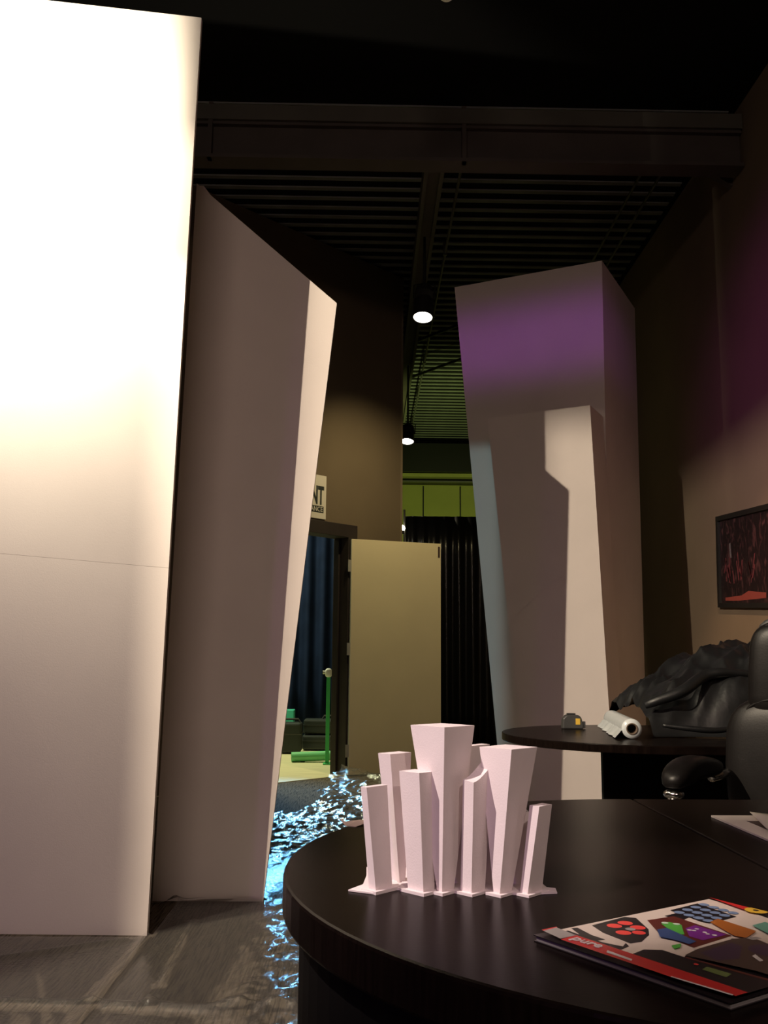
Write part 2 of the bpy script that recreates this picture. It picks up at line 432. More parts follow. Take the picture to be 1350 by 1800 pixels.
# ------------------------------------------------------------------ the big foam towers
def lerp(a, b, t): return a + (b - a) * t


def tower(name, label, front, back, mats='foam', split=None, side_gap=0.0):
    """front: four corners BL BR TR TL (3-D) of the face toward the camera; back: the four matching corners behind.
    Built from foam boards: front (maybe two boards with a joint), two sides, back, top."""
    f = [Vector(p) for p in front]; b = [Vector(p) for p in back]
    base = (f[0] + f[1] + b[0] + b[1]) / 4; base.z = 0
    t = thing(name, label, 'tower', base, 'oversize foam skyline towers')
    th = 0.025

    def board(nm, q, inward):
        q = [Vector(p) for p in q]; n = (q[1] - q[0]).cross(q[3] - q[0]).normalized()
        if n.dot(inward) < 0: n = -n
        MB().hexa(q, [p + n * th for p in q]).build(nm, mats, t)
    cen = sum(f + b, Vector()) / 8
    def inw(q): return cen - sum(q, Vector()) / 4
    if split is None:
        board('front_board', f, inw(f))
    else:
        a0, a1 = lerp(f[0], f[3], split[0]), lerp(f[1], f[2], split[1])
        e = Vector((0, 0, 0.0004))
        board('front_board', [f[0], f[1], a1 - e, a0 - e], inw(f)); board('front_board', [a0 + e, a1 + e, f[2], f[3]], inw(f))
    sr = [f[1], b[1], b[2], f[2]]; board('side_board', [sr[0] + (b[1] - f[1]).normalized() * th, sr[1], sr[2], sr[3] + (b[2] - f[2]).normalized() * th], inw(sr))
    sl = [f[0], b[0], b[3], f[3]]; board('side_board', [sl[0] + (b[0] - f[0]).normalized() * th, sl[1], sl[2], sl[3] + (b[3] - f[3]).normalized() * th], inw(sl))
    bk = [lerp(b[0], b[1], .04), lerp(b[1], b[0], .04), lerp(b[2], b[3], .04), lerp(b[3], b[2], .04)]; board('back_board', bk, inw(bk))
    tp = [lerp(p, (f[2] + f[3] + b[2] + b[3]) / 4, 0.06) - Vector((0, 0, 0.004)) for p in (f[3], f[2], b[2], b[3])]
    board('top_board', tp, Vector((0, 0, -1)))
    return t


# tower 1: nearest, burnt out by the lamp
T1Y = 3.63
t1tr = aty(354, 31, T1Y); t1br = Vector((-0.801, T1Y, 0))
tl_z = aty(80, 0, T1Y).z; sl = (tl_z - t1tr.z) / (aty(80, 0, T1Y).x - t1tr.x)
t1tl = Vector((-1.78, T1Y, t1tr.z + sl * (-1.78 - t1tr.x)))
tower('foam_tower', 'tall white foam tower nearest the left edge, brightly burnt out by a lamp',
      [(-1.62, T1Y + .02, 0), t1br, t1tr, t1tl], [(-1.62, T1Y + .42, 0), (-0.99, T1Y + .42, 0), (-0.95, T1Y + .42, t1tr.z), (-1.78, T1Y + .42, t1tl.z)],
      split=(0.37, 0.362))
# tower 2: behind it, slanting top
nT2 = Vector((0, -2.7, 0.12)).normalized()
t2tr = onp(592, 533, (0, 4.13, 0), nT2); t2l = onp(355, 330, (0, 4.13, 0), nT2)
s2 = (t2l.z - t2tr.z) / (t2l.x - t2tr.x)
t2tl = Vector((-0.872, t2l.y, t2tr.z + s2 * (-0.872 - t2tr.x)))
tower('foam_tower', 'slanted foam tower leaning outward behind the bright one, mostly in shadow',
      [(-0.895, 4.13, 0), (-0.429, 4.13, 0), t2tr, t2tl], [(-0.87, 4.52, 0), (-0.56, 4.55, 0), (t2tr.x - .16, 4.62, t2tr.z + .02), (-0.80, 4.62, t2tl.z)])
# right hand pair
n29 = Vector((-math.sin(R(29)), -math.cos(R(29)), 0)); d29 = -n29
FY = 6.16
pF = aty(1050, 1000, FY); pR = pF + d29 * 0.35


def to_floor(a, b):
    t = a.z / (a.z - b.z); return a + (b - a) * t


fTL, fTR, fBR, fBL = [onp(*q, pF, n29) for q in ((857, 735), (1037, 712), (1072, 1270), (912, 1270))]
zt = (fTL.z + fTR.z) / 2
f0, f1 = to_floor(fTL, fBL), to_floor(fTR, fBR)
tower('foam_tower', 'shorter front foam tower by the round-ended table with a tower shadow across it', [f0, f1, fTR, fTL],
      [f0 + d29 * .343, f1 + d29 * .343, fTR + d29 * .343, fTL + d29 * .343])
rTL, rTR, rBR, rBL = [onp(*q, pR, n29) for q in ((799, 505), (1058, 458), (1064, 738), (872, 1288))]
r0, r1 = to_floor(rTL, rBL), to_floor(rTR, rBR)
tower('foam_tower', 'tallest right-hand foam tower with a purple light band near its top', [r0, r1, rTR, rTL],
      [r0 + d29 * 1.05, r1 + d29 * 1.05, rTR + d29 * 1.05, rTL + d29 * 1.05])

# ------------------------------------------------------------------ door, sign
dr = Vector((0.86, 0.30, 0)).normalized(); dn = Vector((dr.y, -dr.x, 0))
hp = Vector((HX, HY, 0)) + wn * 0.025 + dr * 0.018
DW = 0.90
t = thing('open_door', 'plain tan door standing wide open on its hinges beside the doorway', 'door', hp)
def dbox(s0, s1, o0, o1, z0, z1):
    P = lambda s, o, z: hp + dr * s + dn * o + Vector((0, 0, z))
    return MB().hexa([P(s0, o0, z0), P(s1, o0, z0), P(s1, o1, z0), P(s0, o1, z0)], [P(s0, o0, z1), P(s1, o0, z1), P(s1, o1, z1), P(s0, o1, z1)])
dbox(0.004, DW, -0.022, 0.022, 0.012, 2.13).build('leaf', 'door', t, bevel=0.002)
dbox(0.0, 0.004, -0.021, 0.021, 0.014, 2.128).build('edge_strip', 'door_edge', t)
for z in (1.88, 1.12, 0.22):
    h = dbox(-0.030, 0.0, 0.020, 0.026, z - .055, z + .055).build('hinge', 'nickel', t)
dbox(DW - .03, DW - .012, 0.022, 0.027, 2.00, 2.10).build('latch_plate', 'wood_edge', t)
# sign over the doorway
sp = wp(-0.29, 0.004, 0)
sgz0, sgz1 = 2.28, 2.68
t = thing('wall_sign', 'pale sign with tall dark lettering above the doorway', 'sign', wp(-0.5, 0.0, sgz0))
wbox(MB(), -0.78, -0.285, 0.002, 0.012, sgz0, sgz1).build('board', 'sign', t)
def wtext(nm, body, size, m, s, z, squeeze, align='RIGHT'):
    return text_part(nm, body, size, m, t, wp(s, 0.0125, z), wd, (0, 0, 1), align, squeeze, 0.008 if size > .1 else 0.0)
wtext('lettering', 'ENT', 0.23, 'ink', -0.315, 2.415, 0.50)
wbox(MB(), -0.76, -0.315, 0.012, 0.0135, 2.335, 2.395).build('band', 'ink', t)
o = wtext('lettering', 'ANCE', 0.062, 'sign', -0.325, 2.345, 0.9)
for v in o.data.vertices: v.co += wn * 0.0016

# ------------------------------------------------------------------ stage room behind the door
struct(MB().prism([tuple(wp(-1.05, -0.0, 0).xy), tuple(wp(0.1, -0.0, 0).xy), (-0.02, 9.0), (0.17, 9.2), (0.17, 13.0), (-4.5, 13.0), (-4.5, 4.2)], 0.0, 0.006).build('floor_stage', 'planks'))
def drape(name, label, m, p0, p1, z0, z1, folds, depth, grp=None):
    p0, p1 = Vector(p0), Vector(p1); L = (p1 - p0).length; d = (p1 - p0).normalized(); nn = Vector((-d.y, d.x, 0))
    N = folds * 10; mb = MB(); rows = 7
    for j in range(rows):
        z = z0 + (z1 - z0) * j / (rows - 1)
        for i in range(N + 1):
            u = i / N
            k = math.sin(u * folds * 2 * PI + 1.7 * math.sin(u * 9)) * depth * (0.7 + 0.3 * math.sin(u * 23 + 1)) * (1.15 - 0.95 * j / (rows - 1))
            p = p0 + d * (L * u) + nn * k; mb.v.append((p.x, p.y, z))
    for j in range(rows - 1):
        for i in range(N):
            a = j * (N + 1) + i; mb.f.append((a, a + 1, a + N + 2, a + N + 1))
    o = mb.build(name, m, smooth=True)
    so = o.modifiers.new('thick', 'SOLIDIFY'); so.thickness = 0.004
    return tag(o, label, 'curtain', grp)
drape('stage_drape', 'dark blue pleated stage curtain seen through the doorway', 'blue_drape', (-4.4, 11.9, 0), (0.15, 11.9, 0), 0.01, 4.6, 22, 0.07)
drape('black_drape', 'glossy black pleated drape hanging behind the open door', 'black_drape', (0.42, 10.5, 0), (2.55, 10.5, 0), 0.01, aty(790, 908, 10.5).z, 16, 0.05)
# drape support pole with a small bulb
pz = aty(707, 929, 10.35)
t = thing('lamp_pole', 'thin pole with a small glowing bulb at the edge of the black drape', 'lamp', (pz.x + .02, 10.35, 0))
MB().tube([(pz.x + .025, 10.37, 0), (pz.x + .025, 10.37, 2.72)], 0.012, 8).build('pole', 'conduit', t)
MB().lathe([(0.0, 0), (0.10, 0.002), (0.10, 0.012), (0.0, 0.014)], (pz.x + .025, 10.37, 0), (0, 0, 1), 16).build('foot', 'black', t)
MB().superell((pz.x, 10.33, pz.z), 0.032, 0.032, 0.036, 1, 1, 16, 10).build('bulb', 'ledglow', t, smooth=True)
MB().lathe([(0.0, -.03), (0.022, -.03), (0.022, 0.01), (0, 0.01)], (pz.x, 10.33, pz.z - .035), (0, 0, 1), 12).build('socket', 'black', t)

# cases
def case(name, label, c, w, d, h, z0=0.007, handle=True):
    t = thing(name, label, 'case', (c[0], c[1], z0))
    MB().box((c[0] - w / 2, c[1] - d / 2, z0 + .012), (c[0] + w / 2, c[1] + d / 2, z0 + h)).build('body', 'case', t, bevel=0.02)
    MB().box((c[0] - w / 2 - .004, c[1] - d / 2 - .004, z0 + h * .62), (c[0] + w / 2 + .004, c[1] + d / 2 + .004, z0 + h * .66)).build('seam', 'dark_plastic', t)
    if handle: MB().tube([(c[0] - .09, c[1], z0 + h), (c[0] - .07, c[1], z0 + h + .035), (c[0] + .07, c[1], z0 + h + .035), (c[0] + .09, c[1], z0 + h)], 0.012, 8).build('handle', 'dark_plastic', t)
    for sx in (-1, 1):
        for sy in (-1, 1):
            MB().box((c[0] + sx * (w / 2 - .04) - .015, c[1] + sy * (d / 2 - .04) - .015, z0), (c[0] + sx * (w / 2 - .04) + .015, c[1] + sy * (d / 2 - .04) + .015, z0 + .013)).build('foot', 'black', t)
    return t
case('equipment_case', 'squarish black gear case standing left of the long one in the doorway', (-0.83, 10.55), 0.22, 0.30, 0.33)
case('equipment_case', 'long black gear case lying low behind the green post', (-0.42, 10.95), 0.62, 0.32, 0.17, handle=False)
case('equipment_case', 'long black gear case stacked on another behind the green post', (-0.42, 10.97), 0.60, 0.30, 0.17, 0.182)
t = thing('green_post', 'upright green post with a white cap just inside the doorway', 'post', (-0.385, 9.42, 0.006))
MB().box((-0.405, 9.40, 0.016), (-0.368, 9.44, 0.86)).build('shaft', 'green', t, bevel=0.003)
MB().box((-0.425, 9.36, 0.006), (-0.345, 9.50, 0.016)).build('foot_plate', 'green', t)
MB().superell((-0.387, 9.415, 0.895), 0.035, 0.03, 0.045, 0.7, 0.7, 14, 8).build('cap', 'white_plastic', t, smooth=True)
MB().tube([(-0.42, 9.42, 0.90), (-0.445, 9.42, 0.90)], 0.018, 10).build('clamp', 'nickel', t)
t = thing('green_tube', 'fat pale green tube lying on the stage floor in the doorway', 'tube', (-0.5, 9.58, 0.0))
a, b = Vector((-0.755, 9.60, 0.055)), Vector((-0.25, 9.66, 0.072))
MB().lathe([(0.040, 0), (0.048, 0.004), (0.048, (b - a).length), (0.040, (b - a).length + .004), (0.040, 0.0)], a, b - a, 20).build('skin', 'green_pale', t, smooth=False)
MB().lathe([(0.0, 0), (0.0399, 0.0)], a + (b - a) * 0.02, b - a, 20).build('end_disc', 'green', t)
MB().box((-0.66, 9.575, 0.006), (-0.62, 9.66, 0.013)).build('chock', 'black', t)
MB().box((-0.30, 9.60, 0.006), (-0.26, 9.70, 0.027)).build('chock', 'black', t)
tag(MB().box((-1.05, 11.2, 0.007), (-0.86, 11.4, 0.44)).build('teal_crate', mat('teal_plastic', (0.05, 0.45, 0.33), 0.5), bevel=0.01), 'teal crate half hidden behind the black gear case', 'crate')


# ------------------------------------------------------------------ track lamps in view
def track_lamp(label, top, bulb, target, power, col, rad, grp):
    top, bulb = Vector(top), Vector(bulb); t = thing('track_lamp', label, 'lamp', (top.x, top.y, 4.6), grp)
    ax = (Vector(target) - top).normalized(); ax = Vector((-0.06, -0.26, -1)).normalized()
    L = (top - bulb).length
    MB().tube([(top.x, top.y, 4.63), (top.x, top.y, top.z - .02)], 0.012, 8).build('stem', 'black', t)
    prof = [(0.0, 0.0), (rad * .85, 0.0), (rad * .92, 0.02), (rad * .92, 0.05)]
    for i in range(4): prof += [(rad * .98, 0.055 + i * .016), (rad * .86, 0.063 + i * .016)]
    prof += [(rad, 0.13), (rad, L), (rad * .94, L), (rad * .94, L - .012)]
    MB().lathe(prof, top, ax, 24).build('housing', 'black', t, smooth=False)
    MB().lathe([(0.0, L - .002), (rad * .5, L - .003), (rad * .935, L - .006)], top, ax, 24).build('lens', 'lampglow', t, smooth=True)
    MB().tube([top + ax * .1 + Vector((rad + .005, 0, 0)), top + Vector((rad + .005, 0, .03)), top + Vector((0, 0, .05)), top + Vector((-rad - .005, 0, .03)), top + ax * .1 + Vector((-rad - .005, 0, 0))], 0.007, 6).build('yoke', 'black', t)
    l = bpy.data.lights.new('lamp_beam', 'SPOT'); l.energy = power; l.color = col; l.spot_size = R(100); l.spot_blend = 1.0; l.shadow_soft_size = rad * .7
    o = bpy.data.objects.new('lamp_beam', l); COL.objects.link(o); o.location = top + ax * (L + .01); aim(o, target)
    return t
track_lamp('black track lamp hanging nearest, over the open door', aty(746, 508, 7.5), aty(745, 566, 7.5), (0.15, 8.9, 1.2), 210, (1.0, 0.80, 0.42), 0.085, 'track lamps under the joist')
track_lamp('black track lamp hanging farther off, half behind the wall edge', aty(717, 750, 11.0), aty(715, 779, 11.0), (1.0, 11.2, 0.0), 40, (1.0, 0.86, 0.55), 0.085, 'track lamps under the joist')
# lamp body at the very top of the picture, of which only the rim shows
lp = aty(785, -12, 4.4)
t = thing('ceiling_lamp', 'small ceiling lamp just showing at the top edge of the picture', 'lamp', (lp.x, lp.y, CE))
MB().lathe([(0.0, 0), (0.05, 0), (0.06, .05), (0.06, CE + .05 - lp.z)], (lp.x, lp.y, CE + .05), (0, 0, -1), 18).build('housing', 'black', t)
MB().lathe([(0.0, 0), (0.058, 0.0), (0.03, .03), (0, .036)], (lp.x, lp.y, lp.z), (0, 0, -1), 18).build('lens', 'dimglow', t, smooth=True)
# unseen bodies added for the two tower lamps; their flaps only cut the light
def lamp_fixture(label, pos, back, doors):
    kp = Vector(pos); bk_ = Vector(back)
    t = thing('unseen_tower_lamp', label, 'lamp', (kp.x, kp.y, CE), 'unseen tower lamps')
    c_ = kp - bk_ * .12
    MB().tube([(c_.x, c_.y, CE + .05), (c_.x, c_.y, c_.z + .02)], 0.012, 8).build('stem', 'black', t)
    MB().lathe([(0.0, -.10), (0.06, -.10), (0.075, -.06), (0.075, .06), (0.068, .06), (0.068, .0), (0.0, -.01)], c_, bk_, 20).build('housing', 'black', t)
    for (mid, dist, a0, a1, e0, e1) in doors:
        def bd(az, el):
            a = R(az); r_ = dist / math.cos(R(az - mid)); return kp + Vector((math.sin(a) * r_, math.cos(a) * r_, math.tan(R(el)) * r_))
        q_ = [bd(a0, e0), bd(a1, e0), bd(a1, e1), bd(a0, e1)]
        nb = Vector((math.sin(R(mid)), math.cos(R(mid)), 0)) * .003
        MB().hexa(q_, [p + nb for p in q_]).build('beam_flap', 'black', t)
lamp_fixture('unseen flood lamp before the bright left tower, with an added flap that cuts its beam', NEAR, (0.5, 0.8, -0.2), [(80, 0.15, 46.5, 125, -25, 50)])
lamp_fixture('unseen key lamp high up to the left of the desk, with added flaps that cut its beam', KEY, (0.66, 0.7, -0.42), [(26, 0.6, -14, 36.1, -60, 25), (56, 0.6, 34.6, 85, -8.0, 25)])

# ------------------------------------------------------------------ framed picture on the right wall
pc = Vector((2.6, 6.26, 1.725))
t = thing('framed_picture', 'black framed dark red stage picture hung slightly crooked on the right wall', 'picture', pc)
PW, PH = 1.0, 0.67
cr = R(-3.5)
def pp(a, b, o):
    a, b = a * math.cos(cr) - b * math.sin(cr), a * math.sin(cr) + b * math.cos(cr)
    return Vector((2.6 - o, pc.y - a, pc.z + b))       # a to the near side, b up
def pbox(a0, a1, b0, b1, o0, o1): return MB().hexa([pp(a0, b0, o0), pp(a1, b0, o0), pp(a1, b1, o0), pp(a0, b1, o0)], [pp(a0, b0, o1), pp(a1, b0, o1), pp(a1, b1, o1), pp(a0, b1, o1)])
for (a0, a1, b0, b1) in ((-PW / 2, PW / 2, -PH / 2, -PH / 2 + .035), (-PW / 2, PW / 2, PH / 2 - .035, PH / 2), (-PW / 2, -PW / 2 + .035, -PH / 2 + .035, PH / 2 - .035), (PW / 2 - .035, PW / 2, -PH / 2 + .035, PH / 2 - .035)):
    pbox(a0, a1, b0, b1, 0.002, 0.03).build('frame_bar', 'black', t)
pbox(-PW / 2 + .035, PW / 2 - .035, -PH / 2 + .035, PH / 2 - .035, 0.004, 0.012).build('print', 'poster', t)
red = mat('red_print', (0.28, 0.06, 0.05), 0.5); grey = mat('grey_print', (0.16, 0.14, 0.15), 0.5); maroon = mat('maroon_print', (0.16, 0.04, 0.05), 0.5)
mb = MB()
pts = [(-.39, -.285), (-.12, -.285), (.3, -.27), (.3, -.235), (0.02, -.22), (-.1, -.25), (-.39, -.262)]
mb.add([pp(a, b, .0125) for a, b in pts], [tuple(range(len(pts)))])
mb.build('red_floor_print', red, t)
mb = MB()
for (a0, b0, hgt) in ((-.27, -.17, .26), (-.1, -.19, .30), (-.36, -.15, .18), (.1, -.18, .25)):     # dim dancing figures
    for k in range(5):
        a1 = a0 + random.uniform(-.05, .05); bb = b0 + random.uniform(0, hgt * .5)
        w_ = random.uniform(.004, .009); a2 = a1 + random.uniform(-.05, .05); b2 = bb + random.uniform(.08, hgt * .6)
        mb.add([pp(a1 - w_, bb, .0126), pp(a1 + w_, bb, .0126), pp(a2 + w_, b2, .0126), pp(a2 - w_, b2, .0126)], [(0, 1, 2, 3)])
o = mb.build('figure_print', maroon, t); o['kind'] = 'stuff'
MB().add([pp(-.285, .02, .0127), pp(-.255, .02, .0127), pp(-.27, .13, .0127), pp(-.30, .12, .0127)], [(0, 1, 2, 3)]).build('pale_figure_print', grey, t)

# ------------------------------------------------------------------ near desk
DZ = 0.74
t = thing('round_end_desk', 'dark espresso desk with a rounded end in the foreground', 'desk', (0.52, 1.25, 0))
cx, cy, rx, ry = 0.523, 1.262, 0.627, 0.615
arc = [(cx - rx * math.sin(a), cy + ry * math.cos(a)) for a in [PI * i / 48 for i in range(49)]]
def slab(mb, poly, z0, z1): return mb.prism(poly, z0, z1)
slab(MB(), arc, DZ - .045, DZ).build('rounded_top', 'wood', t, bevel=0.004)
slab(MB(), [(cx + .0025, cy + ry), (cx + .0025, cy - ry), (cx + 1.5, cy - ry), (cx + 1.5, cy + ry)], DZ - .045, DZ).build('straight_top', 'wood', t, bevel=0.002)
arc2 = [(cx - (rx - .022) * math.sin(a), cy + (ry - .022) * math.cos(a)) for a in [PI * i / 48 for i in range(49)]]
inner = [(cx - (rx - .045) * math.sin(a), cy + (ry - .045) * math.cos(a)) for a in [PI * i / 48 for i in range(49)]]
slab(MB(), arc2 + inner[::-1], 0.005, DZ - .045).build('curved_skirt', 'panel_black', t, smooth=False)
for yy in (cy - ry + .04, cy + ry - .07):
    MB().box((cx, yy, 0.005), (cx + 1.45, yy + .025, DZ - .045)).build('modesty_panel', 'panel_black', t)
MB().box((cx + 1.42, cy - ry + .06, 0.005), (cx + 1.45, cy + ry - .07, DZ - .045)).build('end_panel', 'panel_black', t)

# ------------------------------------------------------------------ far table
t = thing('round_end_table', 'dark round-ended table at the back holding the tape measure and jacket', 'table', (1.3, 3.62, 0))
c2x, c2y, r2 = 1.05, 3.60, 0.53
arc = [(c2x - r2 * math.sin(a), c2y + r2 * math.cos(a)) for a in [PI * i / 40 for i in range(41)]] + [(2.2, c2y - r2), (2.2, c2y + r2)]
MB().prism(arc, DZ - .028, DZ).build('top', 'wood', t, bevel=0.003)
MB().box((0.868, 3.48, 0.005), (2.1, 3.51, DZ - .028)).build('leg_panel', 'panel_black', t)
MB().box((2.07, 3.51, 0.005), (2.1, 4.0, DZ - .028)).build('end_panel', 'panel_black', t)

# tape measure
tp = atz(1006, 1281, DZ); 
t = thing('tape_measure', 'small black tape measure with a yellow label on the back table', 'tape measure', tp)
s = 0.085
mb = MB(); prof = [(-.5, 0), (.5, 0), (.5, .12), (.42, .52), (.28, .66), (-.3, .66), (-.47, .5), (-.5, .2)]
mb.add([(tp.x + a * s, tp.y - .02, DZ + b * s) for a, b in prof] + [(tp.x + a * s, tp.y + .02, DZ + b * s) for a, b in prof],
       [tuple(range(8)), tuple(reversed(range(8, 16)))] + [(i, (i + 1) % 8, 8 + (i + 1) % 8, 8 + i) for i in range(8)])
mb.build('housing', 'dark_plastic', t, bevel=0.005)
MB().box((tp.x + .01, tp.y - .0215, DZ + .018), (tp.x + .028, tp.y - .0195, DZ + .042)).build('label', 'yellow', t)
MB().box((tp.x + .040, tp.y - .012, DZ + .004), (tp.x + .052, tp.y + .012, DZ + .03)).build('hook', 'dark_plastic', t)
MB().box((tp.x - .02, tp.y - .012, DZ + .055), (tp.x + .012, tp.y + .012, DZ + .062)).build('lock_button', 'black', t)

# roll of plastic film
ra = atz(1113, 1300, DZ); rr = 0.034
a = Vector((ra.x, ra.y + .01, DZ + rr + .002)); b = a + Vector((-0.02, 0.50, 0)); 
bdir = (atz(1076, 1278, DZ) - atz(1117, 1303, DZ)); bdir.z = 0; b = a + bdir.normalized() * 0.66
t = thing('film_roll', 'roll of clear plastic film lying on the back table', 'roll', (a.x, a.y, DZ))
ax = b - a; L = ax.length
MB().lathe([(0.020, -.002), (rr, 0.0), (rr * 1.03, .02), (rr, .06), (rr, L - .03), (rr * .98, L), (0.020, L + .002)], a, ax, 28).build('film', 'film', t, smooth=True)
MB().lathe([(0.016, -.004), (0.0205, -.004), (0.0205, L + .004), (0.016, L + .004), (0.016, -.004)], a, ax, 24).build('core', 'card', t, smooth=True)
axn = ax.normalized(); sd = Vector((axn.y, -axn.x, 0));
if sd.x > 0: sd = -sd
mb = MB(); NU, NV = 26, 8
for i in range(NU + 1):
    for j in range(NV + 1):
        u = i / NU; v = j / NV
        p = a + axn * (L * u)
        ang = R(200) - v * R(70)
        off = sd * (rr * 0.9 + v * .03 * (1 + .5 * noise.noise((u * 9, 3, 1)))) + Vector((0, 0, -v * rr * 0.95 + .006 * noise.noise((u * 20, v * 5, 2)) * (1 - v)))
        q = p + off; q.z = max(q.z, DZ + .002); mb.v.append(tuple(q))
for i in range(NU):
    for j in range(NV):
        k = i * (NV + 1) + j; mb.f.append((k, k + 1, k + NV + 2, k + NV + 1))
mb.build('loose_flap', 'film', t, smooth=True)

# heap of black cloth / jacket on the far table
def bag():
    mb = MB(); NX, NY = 130, 70
    x0, x1, y0, y1 = 1.05, 1.98, 3.42, 4.08
    def top(x):
        ks = [(0.98, 0.05), (1.05, .10), (1.12, .17), (1.22, .225), (1.33, .29), (1.48, .335), (1.62, .34), (1.80, .33), (1.90, .25), (1.98, .05)]
        for (a, b), (c, d) in zip(ks, ks[1:]):
            if x <= c: return b + (d - b) * ((x - a) / (c - a))
        return 0
    for j in range(NY + 1):
        for i in range(NX + 1):
            x = x0 + (x1 - x0) * i / NX; v = j / NY
            y = y0 + (y1 - y0) * v
            fr = max(0.0, 1 - abs(2 * v - 1.05) ** 3.2)
            e = top(x) * fr ** .55
            # diagonal folds rising to the right
            q = (x - 1.0) * 0.9 - (v * 0.75)
            fold = 0.030 * (1 - abs(math.sin(q * 11 + 1.4 * noise.noise((x * 3, v * 3, 0))))) ** 1.6
            fold += 0.022 * (1 - abs(math.sin(q * 23 + 2.2 * noise.noise((x * 5, v * 5, 4)))))
            n = (noise.fractal((x * 6, y * 6, 1.3), 1.0, 2.0, 4) * 0.02 + .016 * (1 - 2 * abs(noise.noise((x * 11, y * 9, 4)))))
            z = DZ + .004 + max(0, e + (fold + n - .02) * min(1, e * 9))
            mb.v.append((x + .02 * noise.noise((x * 5, y * 5, 9)), y + .03 * noise.noise((x * 4, y * 4, 5)), z))
    W = NX + 1
    for j in range(NY):
        for i in range(NX):
            k = j * W + i; mb.f.append((k, k + 1, k + W + 1, k + W))
    return mb
t = thing('black_jacket', 'crumpled black jacket heaped on the back table behind the chair', 'jacket', (1.45, 3.65, DZ))
bag().build('cloth', 'jacket', t, smooth=True)
# sleeve folds and hem lying over the heap
def rope(name, pts, rad, m='jacket'):
    P = []
    pts = [Vector(p) for p in pts]
    for i in range(len(pts) - 1):
        p0, p1, p2, p3 = pts[max(i - 1, 0)], pts[i], pts[i + 1], pts[min(i + 2, len(pts) - 1)]
        for k in range(6):
            u = k / 6
            P.append(0.5 * ((2 * p1) + (p2 - p0) * u + (2 * p0 - 5 * p1 + 4 * p2 - p3) * u * u + (3 * p1 - p0 - 3 * p2 + p3) * u ** 3))
    P.append(pts[-1]); n = len(P)
    return MB().tube(P, [rad * (0.55 + .45 * math.sin(PI * (i + .6) / (n + .2))) for i in range(n)], 10).build(name, m, t, smooth=True)
rope('hem', [aty(1165, 1275, 3.36), aty(1215, 1281, 3.34), aty(1260, 1284, 3.34), aty(1300, 1278, 3.36)], 0.011)
rope('sleeve_fold', [aty(1135, 1240, 3.48), aty(1155, 1232, 3.46), aty(1200, 1215, 3.45), aty(1235, 1190, 3.5), aty(1270, 1182, 3.5), aty(1320, 1186, 3.5)], 0.022)
0 and rope('collar_fold', [aty(1140, 1195, 3.55), aty(1153, 1212, 3.47), aty(1164, 1230, 3.42)], 0.010)

# ------------------------------------------------------------------ office chair
ch = thing('office_chair', 'black leather office chair with padded arm behind the desk', 'chair', (0, 0, 0))
cc = Vector((1.19, 2.57, 0)); th = R(-45)
ch.location = cc; ch.rotation_euler = (0, 0, th); ch['_local'] = 1
def cpart(mb, name, m, smooth=True, bevel=0.0):
    return mb.build(name, m, ch, smooth, bevel)
MBp = MB
cpart(MBp().superell((0, -0.02, 0.47), 0.27, 0.27, 0.065, 0.45, 0.35), 'seat', 'leather')
def lean(p): return Vector((p.x * (1.0 + .10 * math.cos((p.z) * 5)), p.y + 0.16 * (p.z + .25) ** 2 * .8 - .03 * (p.x / .27) ** 2, p.z))
bk = cpart(MBp().superell((0, 0.255, 0.70), 0.285, 0.065, 0.215, 0.42, 0.45, 36, 22, lean), 'lumbar_pad', 'leather')
cpart(MBp().superell((0, 0.285, 0.985), 0.235, 0.06, 0.16, 0.42, 0.45, 36, 20, lambda p: Vector((p.x * (1 + .15 * -p.z / .16 * .3), p.y - .04 * (p.x / .25) ** 2 + .05 * p.z, p.z))), 'upper_pad', 'leather')
cpart(MBp().superell((0, 0.335, 0.86), 0.255, 0.028, 0.30, 0.3, 0.3, 28, 16), 'back_shell', 'dark_plastic')
def piping(name, cxyz, hw, hz, ry, parent):
    pts = []
    for i in range(41):
        a = 2 * PI * i / 40
        sp = lambda v, e: math.copysign(abs(v) ** e, v)
        pts.append((cxyz[0] + hw * sp(math.cos(a), .45), cxyz[1] + ry, cxyz[2] + hz * sp(math.sin(a), .45)))
    return MB().tube(pts, 0.0055, 6, False).build(name, 'leather', ch, True)
piping('piping', (0, 0.255, 0.70), 0.268, 0.205, -0.045, ch)
piping('piping', (0, 0.285, 0.985), 0.222, 0.152, -0.05, ch)
for sx in (-1, 1):
    ar = MB()
    def curve(p): 
        y = p.y; return Vector((p.x * (1 - .22 * (y / .2)) , y, p.z * (1.0 - .25 * (y / .2)) - (0.050 * max(0, -y / .2) ** 2) - .012 * max(0, y / .2)))
    ar.superell((sx * 0.315, 0.0, 0.705), 0.042, 0.16, 0.034, 0.75, 0.65, 28, 16, curve)
    pad_ = ar.build('armrest', 'leather', ch, True)
    MB().superell((sx * 0.315, -0.135, 0.640), 0.030, 0.024, 0.013, 0.8, 0.8, 16, 8).build('arm_cap', 'chrome', ch, True)
    MB().tube([(sx * .315, -.135, .634), (sx * .315, -.13, .595), (sx * .31, -.10, .53), (sx * .29, -.05, .46), (sx * .22, 0.0, .425)], [.020, .013, .013, .014, .016], 10).build('arm_bracket', 'chrome', ch, True)
    MB().tube([(sx * .312, .10, .668), (sx * .305, .20, .675), (sx * .27, .27, .69)], 0.014, 10).build('arm_stay', 'chrome', ch, True)
MB().lathe([(0.028, .10), (0.028, .40), (0.05, .405)], (0, 0, 0), (0, 0, 1), 16).build('gas_column', 'black', ch)
